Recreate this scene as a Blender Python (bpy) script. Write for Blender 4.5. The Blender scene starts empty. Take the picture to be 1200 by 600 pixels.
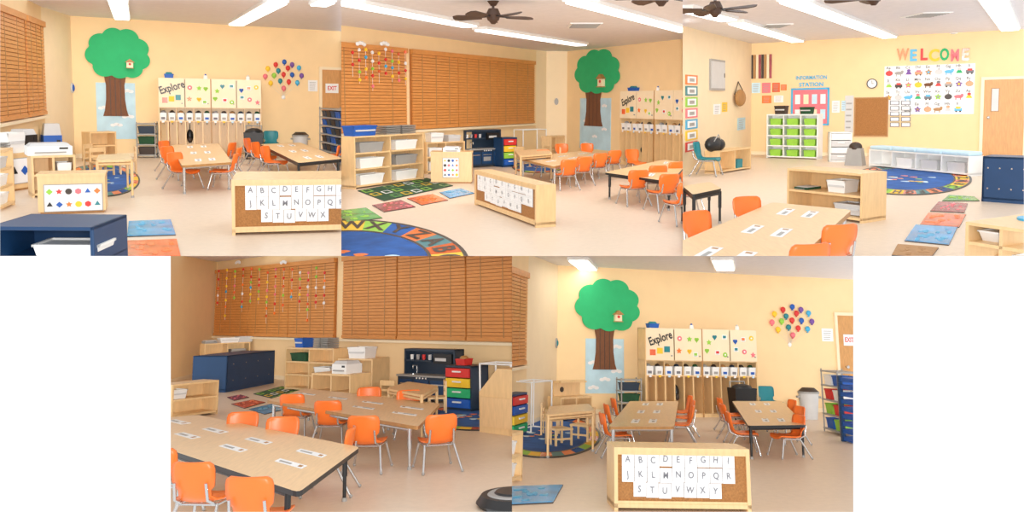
import bpy, bmesh, math, random
from mathutils import Vector, Matrix
random.seed(4)
# ------------------------------------------------------------------ camera calibration
F=900.0; PX=600.0; PY=200.0; EYE=1.6
CAM=Vector((0,0,1.6))
sc=bpy.context.scene
cd=bpy.data.cameras.new("camera"); cam=bpy.data.objects.new("camera",cd); sc.collection.objects.link(cam)
cam.location=CAM; cam.rotation_euler=(math.radians(90),0,0)
cd.sensor_width=36; cd.lens=36*F/1200; cd.shift_y=(PY-300)/1200; cd.clip_end=300
sc.camera=cam
try:
    sc.view_settings.view_transform='Standard'; sc.view_settings.look='None'
except Exception: pass
w=bpy.data.worlds.new("world"); sc.world=w; w.use_nodes=True
w.node_tree.nodes["Background"].inputs[0].default_value=(1,1,1,1)
w.node_tree.nodes["Background"].inputs[1].default_value=1.15
# added soft fill lamp behind the viewpoint, constant falloff brightens every room evenly
fd=bpy.data.lights.new("added_fill_lamp",'POINT'); fd.energy=17.5; fd.shadow_soft_size=.35; fd.color=(1,.98,.95); fd.use_nodes=True
_nt=fd.node_tree; _em=_nt.nodes.get("Emission"); _lf=_nt.nodes.new("ShaderNodeLightFalloff"); _lf.inputs[0].default_value=1
_nt.links.new(_lf.outputs["Constant"],_em.inputs["Strength"])
fo=bpy.data.objects.new("added_fill_lamp",fd); sc.collection.objects.link(fo); fo.location=(0.1,-.6,1.75)
# ------------------------------------------------------------------ materials
def lin(c):
    c/=255.0
    return c/12.92 if c<=0.04045 else ((c+0.055)/1.055)**2.4
MATS={}
def mk(name,rgb,rough=.5,var=.06,scale=6,stretch=(1,1,1),metal=0,emit=0,bump=0):
    m=bpy.data.materials.new(name); m.use_nodes=True; nt=m.node_tree; bs=nt.nodes["Principled BSDF"]
    base=[lin(x) for x in rgb]
    tc=nt.nodes.new("ShaderNodeTexCoord"); mp=nt.nodes.new("ShaderNodeMapping"); mp.inputs["Scale"].default_value=stretch
    nz=nt.nodes.new("ShaderNodeTexNoise"); nz.inputs["Scale"].default_value=scale; nz.inputs["Detail"].default_value=3
    cr=nt.nodes.new("ShaderNodeValToRGB")
    cr.color_ramp.elements[0].position=.3; cr.color_ramp.elements[1].position=.7
    cr.color_ramp.elements[0].color=[b*(1-var) for b in base]+[1]
    cr.color_ramp.elements[1].color=[min(1,b*(1+var)) for b in base]+[1]
    L=nt.links.new
    L(tc.outputs["Object"],mp.inputs[0]); L(mp.outputs[0],nz.inputs["Vector"]); L(nz.outputs["Fac"],cr.inputs[0]); L(cr.outputs[0],bs.inputs["Base Color"])
    bs.inputs["Roughness"].default_value=rough; bs.inputs["Metallic"].default_value=metal
    if emit:
        bs.inputs["Emission Color"].default_value=(1,.99,.96,1); bs.inputs["Emission Strength"].default_value=emit
    MATS[name]=m; return m
mk("wall",(243,212,163),.8,.02,3)
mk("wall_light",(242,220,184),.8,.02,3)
mk("ceiling",(236,232,234),.9,.03,8)
mk("floor",(228,208,186),.4,.035,14)
mk("wood",(230,194,142),.4,.06,5,(6,1,1))
mk("wood_top",(230,193,144),.35,.07,6,(8,1,1))
mk("wood_dark",(176,128,74),.5,.1,5,(6,1,1))
mk("door",(205,150,90),.45,.1,4,(8,8,1))
mk("blind",(214,144,74),.5,.08,5,(1,1,4))
mk("blind_gap",(176,110,50),.6,.05)
mk("cork",(166,114,64),.9,.2,60)
mk("orange",(248,122,46),.35,.03)
mk("chrome",(200,200,200),.25,.02,metal=.8)
mk("black",(28,28,30),.4,.05)
mk("dark",(60,48,40),.5,.05)
mk("fanbrown",(72,48,34),.45,.1)
mk("navy",(22,62,104),.45,.05)
mk("kitchen",(38,54,72),.45,.05)
mk("white",(240,240,238),.5,.015)
mk("paper",(240,240,240),.8,.01)
mk("cream",(243,224,190),.5,.02)
mk("grey",(160,158,155),.5,.03)
mk("ink",(120,120,126),.7,.03)
mk("pencil",(128,128,134),.7,.03)
mk("lightgrey",(205,205,205),.5,.03)
mk("blue",(28,90,180),.5,.05)
mk("blue2",(36,158,218),.2,.3,3)
mk("skyblue",(60,172,218),.4,.04)
mk("sky",(186,218,232),.8,.1,3)
mk("teal",(30,130,140),.4,.04)
mk("green",(44,178,112),.8,.04)
mk("green2",(90,168,86),.25,.3,3)
mk("dgreen",(30,75,45),.8,.2)
mk("lime",(150,205,70),.6,.05)
mk("yellow",(245,200,50),.6,.04)
mk("red",(215,50,45),.5,.05)
mk("redmat",(230,104,62),.2,.3,3)
mk("maroon",(160,80,88),.25,.3,3)
mk("pink",(236,120,130),.6,.05)
mk("purple",(120,80,160),.6,.05)
mk("trunk",(118,76,50),.8,.12,10,(4,4,1))
mk("lamp",(255,255,255),.5,0,emit=3.0)
mk("rugblue",(40,92,165),.9,.25,4)
mk("lblue",(195,225,240),.6,.05)
COLS=["red","blue","yellow","lime","orange","teal","purple","pink"]
# ------------------------------------------------------------------ rooms
class Room:
    def __init__(s,x0,x1,y0,y1,h,ceil):
        s.x0,s.x1,s.y0,s.y1,s.h,s.ceil=x0,x1,y0,y1,h,ceil
        Xc=((x0+x1)/2-PX)/F
        b=-(PY-h)/F/(1+.5*Xc*Xc); a=.5*b*Xc
        s.n=Vector((a,b,1)).normalized()
        X=Vector((1,0,0)); s.r=(X-s.n*X.dot(s.n)).normalized(); s.f=s.n.cross(s.r)
        o=CAM-EYE*s.n
        s.M=Matrix(((s.r.x,s.f.x,s.n.x,o.x),(s.r.y,s.f.y,s.n.y,o.y),(s.r.z,s.f.z,s.n.z,o.z),(0,0,0,1)))
        X0=(x0-PX)/F; X1=(x1-PX)/F; Z0=(PY-y0)/F; Z1=(PY-y1)/F
        s.planes=[Vector((1,-X0,0)),Vector((-1,X1,0)),Vector((0,Z0,-1)),Vector((0,-Z1,1))]
    def rc(s,px,py):
        d=Vector(((px-PX)/F,1,(PY-py)/F)); return d.dot(s.r),d.dot(s.f),d.dot(s.n)
    def fl(s,px,py,w=0):
        a,b,c=s.rc(px,py); t=(w-EYE)/c; return Vector((a*t,b*t))
class Fr:
    """upright plane standing on the floor between two floor points"""
    def __init__(s,room,xL,yL,xR,yR):
        s.room=room; A=room.fl(xL,yL); B=room.fl(xR,yR); s.A=A
        s.W=(B-A).length; s.x=(B-A)/s.W; s.y=Vector((-s.x.y,s.x.x))
        s.T=Matrix(((s.x.x,s.y.x,0,A.x),(s.x.y,s.y.y,0,A.y),(0,0,1,0),(0,0,0,1)))
    def hit(s,px,py,off=0):
        a,b,c=s.room.rc(px,py); d=Vector((a,b)); A=s.A+s.y*off
        t=A.dot(s.y)/d.dot(s.y); return (d*t-A).dot(s.x), EYE+c*t
    def z(s,px,py): return s.hit(px,py)[1]
    def rect(s,x0,y0,x1,y1):
        a=s.hit(x0,y0);b=s.hit(x1,y0);c=s.hit(x0,y1);d=s.hit(x1,y1)
        return (a[0]+c[0])/2,(b[0]+d[0])/2,(c[1]+d[1])/2,(a[1]+b[1])/2
TXT={}
def textmesh(t,bold=0):
    if (t,bold) in TXT: return TXT[(t,bold)]
    c=bpy.data.curves.new("t",'FONT'); c.body=t; c.size=1; c.align_x='CENTER'; c.align_y='CENTER'; c.resolution_u=3; c.offset=bold
    o=bpy.data.objects.new("t",c); sc.collection.objects.link(o)
    dg=bpy.context.evaluated_depsgraph_get(); dg.update(); me=o.evaluated_get(dg).to_mesh()
    r=([v.co.copy() for v in me.vertices],[tuple(p.vertices) for p in me.polygons])
    o.evaluated_get(dg).to_mesh_clear(); bpy.data.objects.remove(o); bpy.data.curves.remove(c)
    TXT[(t,bold)]=r; return r
class Obj:
    def __init__(s,name,room,T=None):
        s.name=name; s.room=room; s.T=T.copy() if T else Matrix.Identity(4); s.v=[];s.f=[];s.m=[];s.sm=[];s.mats=[];s.bev=0
    def add(s,vs,fs,mat,smooth=False):
        if mat not in s.mats: s.mats.append(mat)
        k=s.mats.index(mat); o=len(s.v); M=s.room.M@s.T
        s.v+=[M@Vector(p) for p in vs]
        for f in fs: s.f.append([i+o for i in f]); s.m.append(k); s.sm.append(smooth)
    def box(s,x0,x1,y0,y1,z0,z1,mat):
        vs=[(x,y,z) for z in(z0,z1) for y in(y0,y1) for x in(x0,x1)]
        s.add(vs,[(0,2,3,1),(4,5,7,6),(0,1,5,4),(2,6,7,3),(0,4,6,2),(1,3,7,5)],mat)
    def bx(s,c,d,mat): s.box(c[0]-d[0]/2,c[0]+d[0]/2,c[1]-d[1]/2,c[1]+d[1]/2,c[2]-d[2]/2,c[2]+d[2]/2,mat)
    def taper(s,cx,cy,z0,z1,w0,d0,w1,d1,mat):
        vs=[(cx+a*w0/2,cy+b*d0/2,z0) for a,b in((-1,-1),(1,-1),(1,1),(-1,1))]+[(cx+a*w1/2,cy+b*d1/2,z1) for a,b in((-1,-1),(1,-1),(1,1),(-1,1))]
        s.add(vs,[(3,2,1,0),(4,5,6,7)]+[(i,(i+1)%4,(i+1)%4+4,i+4) for i in range(4)],mat)
    def bin(s,cx,cy,z,wd,dp,h,mat):
        s.taper(cx,cy,z,z+h*.88,wd*.86,dp*.86,wd*.96,dp*.96,mat)
        for a,b,c,d in((-wd/2,wd/2,-dp/2,-dp/2+.02),(-wd/2,wd/2,dp/2-.02,dp/2),(-wd/2,-wd/2+.02,-dp/2,dp/2),(wd/2-.02,wd/2,-dp/2,dp/2)):
            s.box(cx+a,cx+b,cy+c,cy+d,z+h*.85,z+h,mat)
    def cyl(s,p0,p1,r0,r1,mat,n=12,cap=True):
        p0=Vector(p0);p1=Vector(p1);d=(p1-p0).normalized()
        a=d.orthogonal().normalized(); b=d.cross(a)
        vs=[]
        for p,r in((p0,r0),(p1,r1)):
            for i in range(n):
                t=2*math.pi*i/n; vs.append(p+a*math.cos(t)*r+b*math.sin(t)*r)
        fs=[(i,(i+1)%n,(i+1)%n+n,i+n) for i in range(n)]
        s.add(vs,fs,mat,True)
        if cap: s.add(vs,[tuple(range(n-1,-1,-1)),tuple(range(n,2*n))],mat)
    def tube(s,pts,r,mat,n=6):
        for a,b in zip(pts,pts[1:]): s.cyl(a,b,r,r,mat,n)
        for p in pts[1:-1]: s.ball(p,(r,r,r),mat,6,4)
    def ball(s,c,r,mat,n=14,m=8):
        vs=[];fs=[]
        for j in range(m+1):
            ph=math.pi*j/m
            for i in range(n):
                t=2*math.pi*i/n; vs.append((c[0]+r[0]*math.sin(ph)*math.cos(t),c[1]+r[1]*math.sin(ph)*math.sin(t),c[2]+r[2]*math.cos(ph)))
        for j in range(m):
            for i in range(n): fs.append((j*n+i,(j+1)*n+i,(j+1)*n+(i+1)%n,j*n+(i+1)%n))
        s.add(vs,fs,mat,True)
    def starprism(s,c,pts,y0,y1,mat):
        n=len(pts); vs=[(c[0],y0,c[1])]+[(p[0],y0,p[1]) for p in pts]+[(p[0],y1,p[1]) for p in pts]
        fs=[(0,1+i,1+(i+1)%n) for i in range(n)]+[(1+i,1+n+i,1+n+(i+1)%n,1+(i+1)%n) for i in range(n)]
        s.add(vs,fs,mat)
    def disc(s,cx,cz,rx,rz,y0,y1,mat,n=16):
        s.starprism((cx,cz),[(cx+rx*math.cos(2*math.pi*i/n),cz+rz*math.sin(2*math.pi*i/n)) for i in range(n)],y0,y1,mat)
    def ngon(s,cx,cz,r,n,y0,y1,mat,inner=1):
        P=[]
        for q in range(n*2):
            k=r*(inner if q%2 else 1)*(math.cos(math.pi/n) if (q%2 and inner==1) else 1)
            P.append((cx+k*math.sin(math.pi*q/n),cz+k*math.cos(math.pi*q/n)))
        s.starprism((cx,cz),P[::-1],y0,y1,mat)
    def slab(s,pts,z0,z1,mat,matside=None):
        n=len(pts)
        vs=[(p[0],p[1],z1) for p in pts]+[(p[0],p[1],z0) for p in pts]
        s.add(vs,[tuple(range(n)),tuple(range(2*n-1,n-1,-1))],mat)
        s.add(vs,[(i,i+n,(i+1)%n+n,(i+1)%n) for i in range(n)],matside or mat)
    def text(s,t,x,z,size,mat,y=-.01,sx=1,bold=0,rot=0):
        V,Fc=textmesh(t,bold); c,q=math.cos(rot),math.sin(rot)
        s.add([(x+(p.x*c*sx-p.y*q)*size,y,z+(p.x*q*sx+p.y*c)*size) for p in V],Fc,mat)
    def done(s,clip=True):
        if not s.v: return
        me=bpy.data.meshes.new(s.name); me.from_pydata(s.v,[],s.f)
        for k in s.mats: me.materials.append(MATS[k])
        for p,k,q in zip(me.polygons,s.m,s.sm): p.material_index=k; p.use_smooth=q
        bm=bmesh.new(); bm.from_mesh(me)
        for pn in s.room.planes:
            if min((v.co-CAM).dot(pn) for v in bm.verts)<-1e-6:
                bmesh.ops.bisect_plane(bm,geom=bm.verts[:]+bm.edges[:]+bm.faces[:],plane_co=CAM,plane_no=-pn,clear_outer=True)
            if not bm.verts: break
        if not bm.faces: bm.free(); return
        lo=Vector((min(v.co.x for v in bm.verts),min(v.co.y for v in bm.verts),min(v.co.z for v in bm.verts)))
        hi=Vector((max(v.co.x for v in bm.verts),max(v.co.y for v in bm.verts),max(v.co.z for v in bm.verts)))
        c=Vector(((lo.x+hi.x)/2,(lo.y+hi.y)/2,lo.z))
        for v in bm.verts: v.co-=c
        bm.to_mesh(me); bm.free()
        o=bpy.data.objects.new(s.name,me); o.location=c; sc.collection.objects.link(o)
        if s.bev:
            b=o.modifiers.new("bevel",'BEVEL'); b.width=s.bev; b.segments=2; b.limit_method='ANGLE'
        return o
# ------------------------------------------------------------------ shell
def shell(R,vmax):
    o=Obj("floor",R); o.box(-40,40,1.5,vmax,-.06,0,"floor"); o.done()
    o=Obj("ceiling",R); o.box(-40,40,1.5,vmax,R.ceil,R.ceil+.05,"ceiling"); o.done()
def wall(name,fr,e0=0,e1=0,mat="wall"):
    o=Obj(name,fr.room,fr.T); o.box(-e0,fr.W+e1,0,.12,0,fr.room.ceil,mat); o.done()
    o=Obj("baseboard_"+name.split("_",1)[1],fr.room,fr.T); o.box(-e0,fr.W+e1,-.02,-.001,0,.09,"cream"); o.done()
def striplight(R,p0,p1,wd=.3,power=60):
    a=R.fl(p0[0],p0[1],R.ceil); b=R.fl(p1[0],p1[1],R.ceil)
    d=(b-a); L=d.length; d/=L; q=Vector((-d.y,d.x))
    T=Matrix(((d.x,q.x,0,a.x),(d.y,q.y,0,a.y),(0,0,1,R.ceil),(0,0,0,1)))
    o=Obj("fluorescent_ceiling_light",R,T)
    o.box(0,L,-wd/2,wd/2,-.06,-.001,"white")
    o.box(.05,L-.05,-wd*.42,wd*.42,-.085,-.06,"lamp"); o.done()
    if power:
        ld=bpy.data.lights.new("ceiling_lamp",'AREA'); ld.shape='RECTANGLE'; ld.size=L*.9; ld.size_y=wd*.8; ld.energy=power; ld.color=(1,.98,.95)
        lo=bpy.data.objects.new("ceiling_lamp",ld); sc.collection.objects.link(lo)
        M=R.M@T@Matrix.Translation((L/2,0,-.1)); lo.matrix_world=M
def blinds(fr,spans,z0,z1,n=26):
    for k,(a,b) in enumerate(spans):
        xa=fr.hit(a,fr.room.h)[0]; xb=fr.hit(b,fr.room.h)[0]
        o=Obj("window_%d"%(k+1),fr.room,fr.T)
        o.box(xa-.03,xb+.03,-.03,-.004,z0-.04,z1+.03,"blind_gap")
        H=(z1-z0)/n
        for i in range(n): o.box(xa,xb,-.065,-.035,z0+i*H,z0+i*H+H*.84,"blind")
        o.box(xa-.02,xb+.02,-.1,-.03,z1-.07,z1+.03,"blind")
        o.box(xa,xb,-.08,-.03,z0-.03,z0+.03,"blind")
        for q in (.2,.5,.8): o.box(xa+(xb-xa)*q-.012,xa+(xb-xa)*q+.012,-.07,-.065,z0,z1,"wood_dark")
        o.done()
    xa=fr.hit(spans[0][0],fr.room.h)[0]; xb=fr.hit(spans[-1][1],fr.room.h)[0]
    o=Obj("trim_1",fr.room,fr.T); o.box(xa-.1,xb+.1,-.1,-.002,z0-.1,z0-.05,"cream"); o.done()
# ------------------------------------------------------------------ furniture
def chair(R,px,py,yaw,sc_=1.0,mat="orange"):
    p=R.fl(px,py)
    T=Matrix.Translation((p.x,p.y,0))@Matrix.Rotation(math.radians(yaw),4,'Z')@Matrix.Scale(sc_,4)
    o=Obj("school_chair",R,T)
    prof=[(-.19,.258,.13),(-.175,.285,.16),(-.08,.28,.17),(.04,.275,.17),(.12,.285,.155),(.16,.32,.125),(.175,.36,.125),(.185,.39,.155),(.2,.45,.165),(.208,.51,.165),(.215,.545,.155),(.218,.563,.125)]
    n=8; vs=[]
    for side in(0,1):
        for j,(y,z,wd) in enumerate(prof):
            for i in range(n+1):
                t=-1+2*i/n
                if j<5: yy=y; zz=z+.02*t*t
                else: yy=y-.035*t*t; zz=z
                if side: 
                    if j<5: zz-=.016
                    else: yy+=.016
                vs.append((t*wd,yy,zz))
    m=len(prof); N=(n+1)*m; fs=[]
    for j in range(m-1):
        for i in range(n):
            a=j*(n+1)+i; q=(a,a+1,a+n+2,a+n+1); fs.append(q); fs.append(tuple(x+N for x in reversed(q)))
    ring=[i for i in range(n+1)]+[j*(n+1)+n for j in range(1,m)]+[(m-1)*(n+1)+i for i in range(n-1,-1,-1)]+[j*(n+1) for j in range(m-2,0,-1)]
    for a,b in zip(ring,ring[1:]+ring[:1]): fs.append((b,a,a+N,b+N))
    o.add(vs,fs,mat,True)
    for sx in(-1,1):
        o.tube([(sx*.2,-.2,.01),(sx*.15,-.14,.255),(sx*.15,.1,.255),(sx*.2,.24,.01)],.0115,"chrome")
        o.tube([(sx*.13,.1,.26),(sx*.125,.19,.3),(sx*.12,.215,.42)],.011,"chrome")
        for yy in(-.2,.24): o.ball((sx*.2,yy,.016),(.017,.017,.016),"grey",6,4)
    for yy in(-.12,.09): o.cyl((-.15,yy,.25),(.15,yy,.25),.01,.01,"chrome",6)
    o.done()
def table(R,pts,H=.45,edge="wood",leg="chrome",cards=3,th=.035,name="classroom_table",inset=.1):
    P=[R.fl(x,y,H) for x,y in pts]; c=sum(P,Vector((0,0)))/4
    a=sum((P[i].x*P[(i+1)%4].y-P[(i+1)%4].x*P[i].y) for i in range(4))
    if a<0: P=P[::-1]
    rp=[]
    for i in range(4):
        p=P[i];q=P[i-1];r=P[(i+1)%4]; d1=(q-p);d2=(r-p); k1=min(.08,.2*d1.length); k2=min(.08,.2*d2.length)
        p1=p+d1.normalized()*k1; p2=p+d2.normalized()*k2
        for t in(0,.33,.66,1): rp.append(p1*(1-t)**2+p*2*t*(1-t)+p2*t*t)
    o=Obj(name,R); o.slab([(p.x,p.y) for p in rp],H-th,H,"wood_top",edge)
    ins=[p+(c-p)*inset for p in P]
    for p in ins:
        o.cyl((p.x,p.y,H*.45),(p.x,p.y,H-th),.022,.022,leg,8); o.cyl((p.x,p.y,.02),(p.x,p.y,H*.5),.016,.016,"chrome" if leg=="chrome" else leg,8)
        o.cyl((p.x,p.y,0),(p.x,p.y,.03),.024,.02,"grey",8)
    for i in range(4):
        a_,b_=ins[i],ins[(i+1)%4]; o.cyl((a_.x,a_.y,H-.06),(b_.x,b_.y,H-.06),.02,.02,leg,6)
    o.done()
    if cards:
        o=Obj("name_card_set",R)
        L=[(P[i],P[(i+1)%4]) for i in range(4)]
        k=0 if (L[0][1]-L[0][0]).length>(L[1][1]-L[1][0]).length else 1
        A,B=L[k]; D,C=L[(k+2)%4][1],L[(k+2)%4][0]
        for i in range(cards):
            t=(i+.5)/cards
            for sgn in(.36,.64):
                e0=A.lerp(B,t);e1=D.lerp(C,t); q=e0.lerp(e1,sgn); dx=(B-A).normalized()*min(.22,.08*(B-A).length); dy=(e1-e0).normalized()*.055
                o.slab([(q-dx-dy)[:],(q+dx-dy)[:],(q+dx+dy)[:],(q-dx+dy)[:]],H+.001,H+.004,"paper")
                o.slab([(q-dx*.8-dy*.5)[:],(q+dx*.1-dy*.5)[:],(q+dx*.1+dy*.2)[:],(q-dx*.8+dy*.2)[:]],H+.004,H+.005,"grey")
                o.slab([(q+dx*.6-dy*.5)[:],(q+dx*.85-dy*.5)[:],(q+dx*.85+dy*.5)[:],(q+dx*.6+dy*.5)[:]],H+.004,H+.005,"wood_dark")
        o.done()
LET="ABCDEFGHIJKLMNOPQRSTUVWXYZ"
def letter_divider(fr,H,D=.5,rows=(9,9,6),x0=0,x1=1,ztop=.93):
    o=Obj("shelf_with_letter_sheets",fr.room,fr.T); W=fr.W; t=.035
    o.box(0,W,0,D,H-t,H,"wood"); o.box(0,W,0,D,.03,.03+t,"wood")
    for x in(0,W-t): o.box(x,x+t,0,D,0,H-t,"wood")
    o.box(t,W-t,.02,.04,t+.03,H-t,"cork")
    o.box(t,W-t,.005,.02,H-t-.03,H-t,"wood"); o.box(t,W-t,.005,.02,.03+t,.03+t+.025,"wood")
    o.box(W/2-.015,W/2+.015,.04,D-.01,.06,H-t,"wood"); o.box(t,W-t,.04,D-.01,H*.5,H*.5+.025,"wood")
    n=max(rows); xa=W*x0+.05; xb=W*x1-.05; pw=(xb-xa)/n; ph=H*.235; z=H*ztop; k=0; rnd=random.Random(9)
    for r,c in enumerate(rows):
        xs=xa+(n-c)*pw*(.5 if r<2 else .45)
        for i in range(c):
            x=xs+i*pw; dz=rnd.uniform(-.008,.008); o.box(x,x+pw*.955,.008+.002*(i%2),.019,z-ph+dz,z+dz,"paper")
            o.box(x+pw*.955,x+pw*.975,.012,.019,z-ph+dz,z+dz,"grey")
            for q in(.12,.5,.88): o.box(x+pw*.08,x+pw*.87,.005,.008,z-ph*q-.001+dz,z-ph*q+.001+dz,"lightgrey")
            if k<26: o.text(LET[k%26],x+pw*.45,z-ph*.5+dz,ph*.62,"pencil",.003,sx=.85,bold=.012,rot=rnd.uniform(-.12,.12))
            k+=1
        z-=ph*1.02
    o.bev=0; o.done()
def open_shelf(fr,H,D=.4,cols=2,rows=2,fill=("white",),name="wooden_shelf",mat="wood",p=.7,back="wood"):
    o=Obj(name,fr.room,fr.T); W=fr.W; t=.03
    o.box(0,W,0,D,H-t,H,mat); o.box(0,W,0,D,.03,.03+t,mat)
    for x in(0,W-t): o.box(x,x+t,0,D,0,H-t,mat)
    o.box(t,W-t,D-.02,D,.06,H-t,back)
    for i in range(1,cols): x=W*i/cols; o.box(x-t/2,x+t/2,.01,D-.02,.06,H-t,mat)
    for j in range(1,rows): z=.06+(H-t-.06)*j/rows; o.box(t,W-t,.01,D-.02,z-t/2,z+t/2,mat)
    rnd=random.Random(int(W*1000)+cols)
    cw=W/cols; rh=(H-t-.06)/rows
    for i in range(cols):
        for j in range(rows):
            if rnd.random()<p: o.bin(cw*(i+.5),D*.42,.06+rh*j+(t/2 if j else 0),cw*.68,D*.7,rh*.62,rnd.choice(fill))
    o.done()
def cubbies(fr,H,D=.4,doors=4):
    R=fr.room; o=Obj("cubby_storage_unit",R,fr.T); W=fr.W; t=.025
    zb=H*.46; zd=H*.63
    o.box(0,W,D-.02,D,0,H,"wood"); o.box(0,W,0,D,H-t,H,"cream"); o.box(0,W,0,D,0,.07,"wood")
    for z in(zb,zd): o.box(0,W,.01,D,z-t/2,z+t/2,"wood")
    nc=doors*3
    for i in range(nc+1):
        x=(W-t)*i/nc; big=i%(nc//2)==0
        o.box(x,x+t,0,D,0,zb if not big else H,"wood")
        if not big and i%2==0 : o.box(x,x+t*.7,.02,D,zb,zd,"wood")
    for i in range(doors):
        a=W*i/doors+.015; b=W*(i+1)/doors-.01
        o.box(a,b,-.02,0,zd+.01,H-.005,"cream")
        o.cyl((b-.05,-.045,zd+.1),(b-.05,-.02,zd+.1),.015,.015,"grey",8)
    o.box(W/2-.01,W/2+.01,-.024,0,0,H,"wood_dark")
    for i in range(nc):
        x=W*(i+.5)/nc; z=zb+t/2
        o.bin(x,D*.3,z,W/nc*.8,D*.5,(zd-zb)*.58,"white")
        o.ball((x,D*.3,zb+(zd-zb)*.6),(.06,.07,.06),["grey","dark","wood_dark","kitchen","dark","dgreen"][i%6],8,5)
        o.box(x-.04,x+.04,D*.3-D*.25-.006,D*.3-D*.25,z+.03,z+.08,["ink","grey","blue"][i%3])
        o.box(x-.025,x+.025,-.004,.0,zb-.03,zb+.01,["paper","yellow","lblue"][i%3])
        o.tube([(x,.3,zb-.05),(x,.22,zb-.08),(x,.2,zb-.05)],.007,"grey",5)
    o.done()
    for f in(.29,):
        o=Obj("child_backpack",R,fr.T); o.ball((W*f,.18,H*.27),(.07,.09,.15),"black",10,7); o.ball((W*f,.1,H*.22),(.05,.05,.07),"dark",8,5); o.tube([(W*f,.2,H*.33),(W*f,.22,zb-.07)],.01,"black"); o.done()
    o=Obj("cabinet_door_decorations",R,fr.T)
    dw=W/doors; dz=H-zd
    o.text("Explore",dw*.52,zd+dz*.68,dz*.36,"black",-.03,sx=.72,bold=.02,rot=.32)
    for i,c in enumerate(["redmat","yellow","teal"]): o.box(dw*(.15+.25*i),dw*(.35+.25*i),-.026,-.0205,zd+dz*(.16+.05*i),zd+dz*(.34+.05*i),c)
    rnd=random.Random(3)
    for i in range(1,doors):
        for q in range(6):
            x=dw*(i+.2+.3*(q%3)+rnd.uniform(-.05,.05)); z=zd+dz*(.3+.38*(q//3)+rnd.uniform(-.1,.1)); c=rnd.choice(["red","pink","orange","teal","yellow","blue","lime"])
            k=(q+i)%4
            if k==0: o.disc(x,z,.05,.05,-.03,-.0205,c,12); o.disc(x,z,.02,.02,-.032,-.03,"paper",8)
            elif k==1: o.ngon(x,z,.06,5,-.03,-.0205,c,.5)
            elif k==2:
                for d in(-.022,.022): o.disc(x+d,z+.014,.028,.028,-.028,-.0205,c,10)
                o.starprism((x,z),[(x-.05,z+.005),(x,z-.06),(x+.05,z+.005)],-.028,-.0205,c)
            else:
                o.box(x-.05,x+.05,-.026,-.0205,z-.045,z+.045,"paper"); o.box(x-.035,x+.035,-.028,-.026,z-.02,z+.03,c); o.box(x-.035,x+.03,-.028,-.026,z-.035,z-.028,"grey")
    o.done()
    o=Obj("storage_box",R,fr.T); o.bin(W*.1,.2,H,W*.09,.2,.09,"blue"); o.taper(W*.1,.2,H+.09,H+.13,.15,.15,.1,.1,"teal"); o.done()
    for f,c in((.45,"blue"),(.87,"lightgrey")):
        o=Obj("white_jug",R,fr.T); o.cyl((W*f,.2,H),(W*f,.2,H+.08),.05,.04,"white"); o.cyl((W*f,.2,H+.08),(W*f,.2,H+.11),.02,.02,c); o.done()
def tree(fr,cx,cy,rx,ry,tx0,tx1,ty1,post,bird):
    R=fr.room; xa,xb,z0,z1=fr.rect(*post)
    o=Obj("sky_poster",R,fr.T); o.box(xa,xb,-.012,-.001,z0,z1,"sky")
    for i in range(6):
        u=xa+(xb-xa)*(.2+.3*(i%3)); q=z0+(z1-z0)*(.1+.15*i)
        for d in(-.07,0,.07): o.disc(u+d,q+.02*(d==0),.055,.035,-.016,-.012,"paper",10)
    o.done()
    a=fr.hit(cx,cy); e=fr.hit(cx+rx,cy); g=fr.hit(cx,cy-ry); RX=e[0]-a[0]; RZ=g[1]-a[1]
    tz=fr.hit(cx,ty1)[1]; t0=fr.hit(tx0,ty1)[0]; t1=fr.hit(tx1,ty1)[0]; tc=(t0+t1)/2; hw=(t1-t0)/2
    o=Obj("paper_tree_wall_decoration",R,fr.T)
    top=a[1]-RZ*.45; seg=[(tz,1.0),(tz+(top-tz)*.12,.86),(tz+(top-tz)*.35,.74),(tz+(top-tz)*.65,.72),(top,.95)]
    for (za,wa),(zb_,wb) in zip(seg,seg[1:]):
        o.add([(tc-hw*wa,-.03,za),(tc+hw*wa,-.03,za),(tc+hw*wb,-.03,zb_),(tc-hw*wb,-.03,zb_),(tc-hw*wa,-.018,za),(tc+hw*wa,-.018,za),(tc+hw*wb,-.018,zb_),(tc-hw*wb,-.018,zb_)],[(0,1,2,3),(0,3,7,4),(1,5,6,2)],"trunk")
    for k in(-.4,0,.4): o.box(tc+hw*k-.006,tc+hw*k+.006,-.034,-.03,tz,top,"dark")
    C=[(-.62,.02,.36),(-.5,.42,.36),(-.12,.66,.34),(.3,.62,.36),(.6,.3,.36),(.66,-.12,.33),(.42,-.42,.34),(.05,-.45,.34),(-.4,-.38,.36)]
    n=120; pts=[]
    for i in range(n):
        th=2*math.pi*i/n; dx,dz=math.cos(th),math.sin(th); best=.5
        for (x,z,r) in C:
            b=x*dx+z*dz; disc_=b*b-(x*x+z*z-r*r)
            if disc_>0: best=max(best,b+math.sqrt(disc_))
        pts.append((a[0]+RX*dx*best,a[1]+RZ*dz*best))
    o.starprism(a,pts,-.05,-.03,"green"); 
    o.done()
    b=fr.hit(*bird); o=Obj("birdhouse",R,fr.T); x,z=b; q=RX*.1
    o.box(x-q,x+q,-.14,-.051,z-q*1.3,z+q*.6,"cream")
    o.starprism((x,z+q),[(x-q*1.5,z+q*.5),(x+q*1.5,z+q*.5),(x,z+q*1.7)],-.17,-.051,"wood_dark")
    o.disc(x,z-q*.1,q*.4,q*.4,-.147,-.14,"red",10); o.box(x-q*1.2,x+q*1.2,-.17,-.051,z-q*1.5,z-q*1.3,"wood_dark"); o.done()
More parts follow.
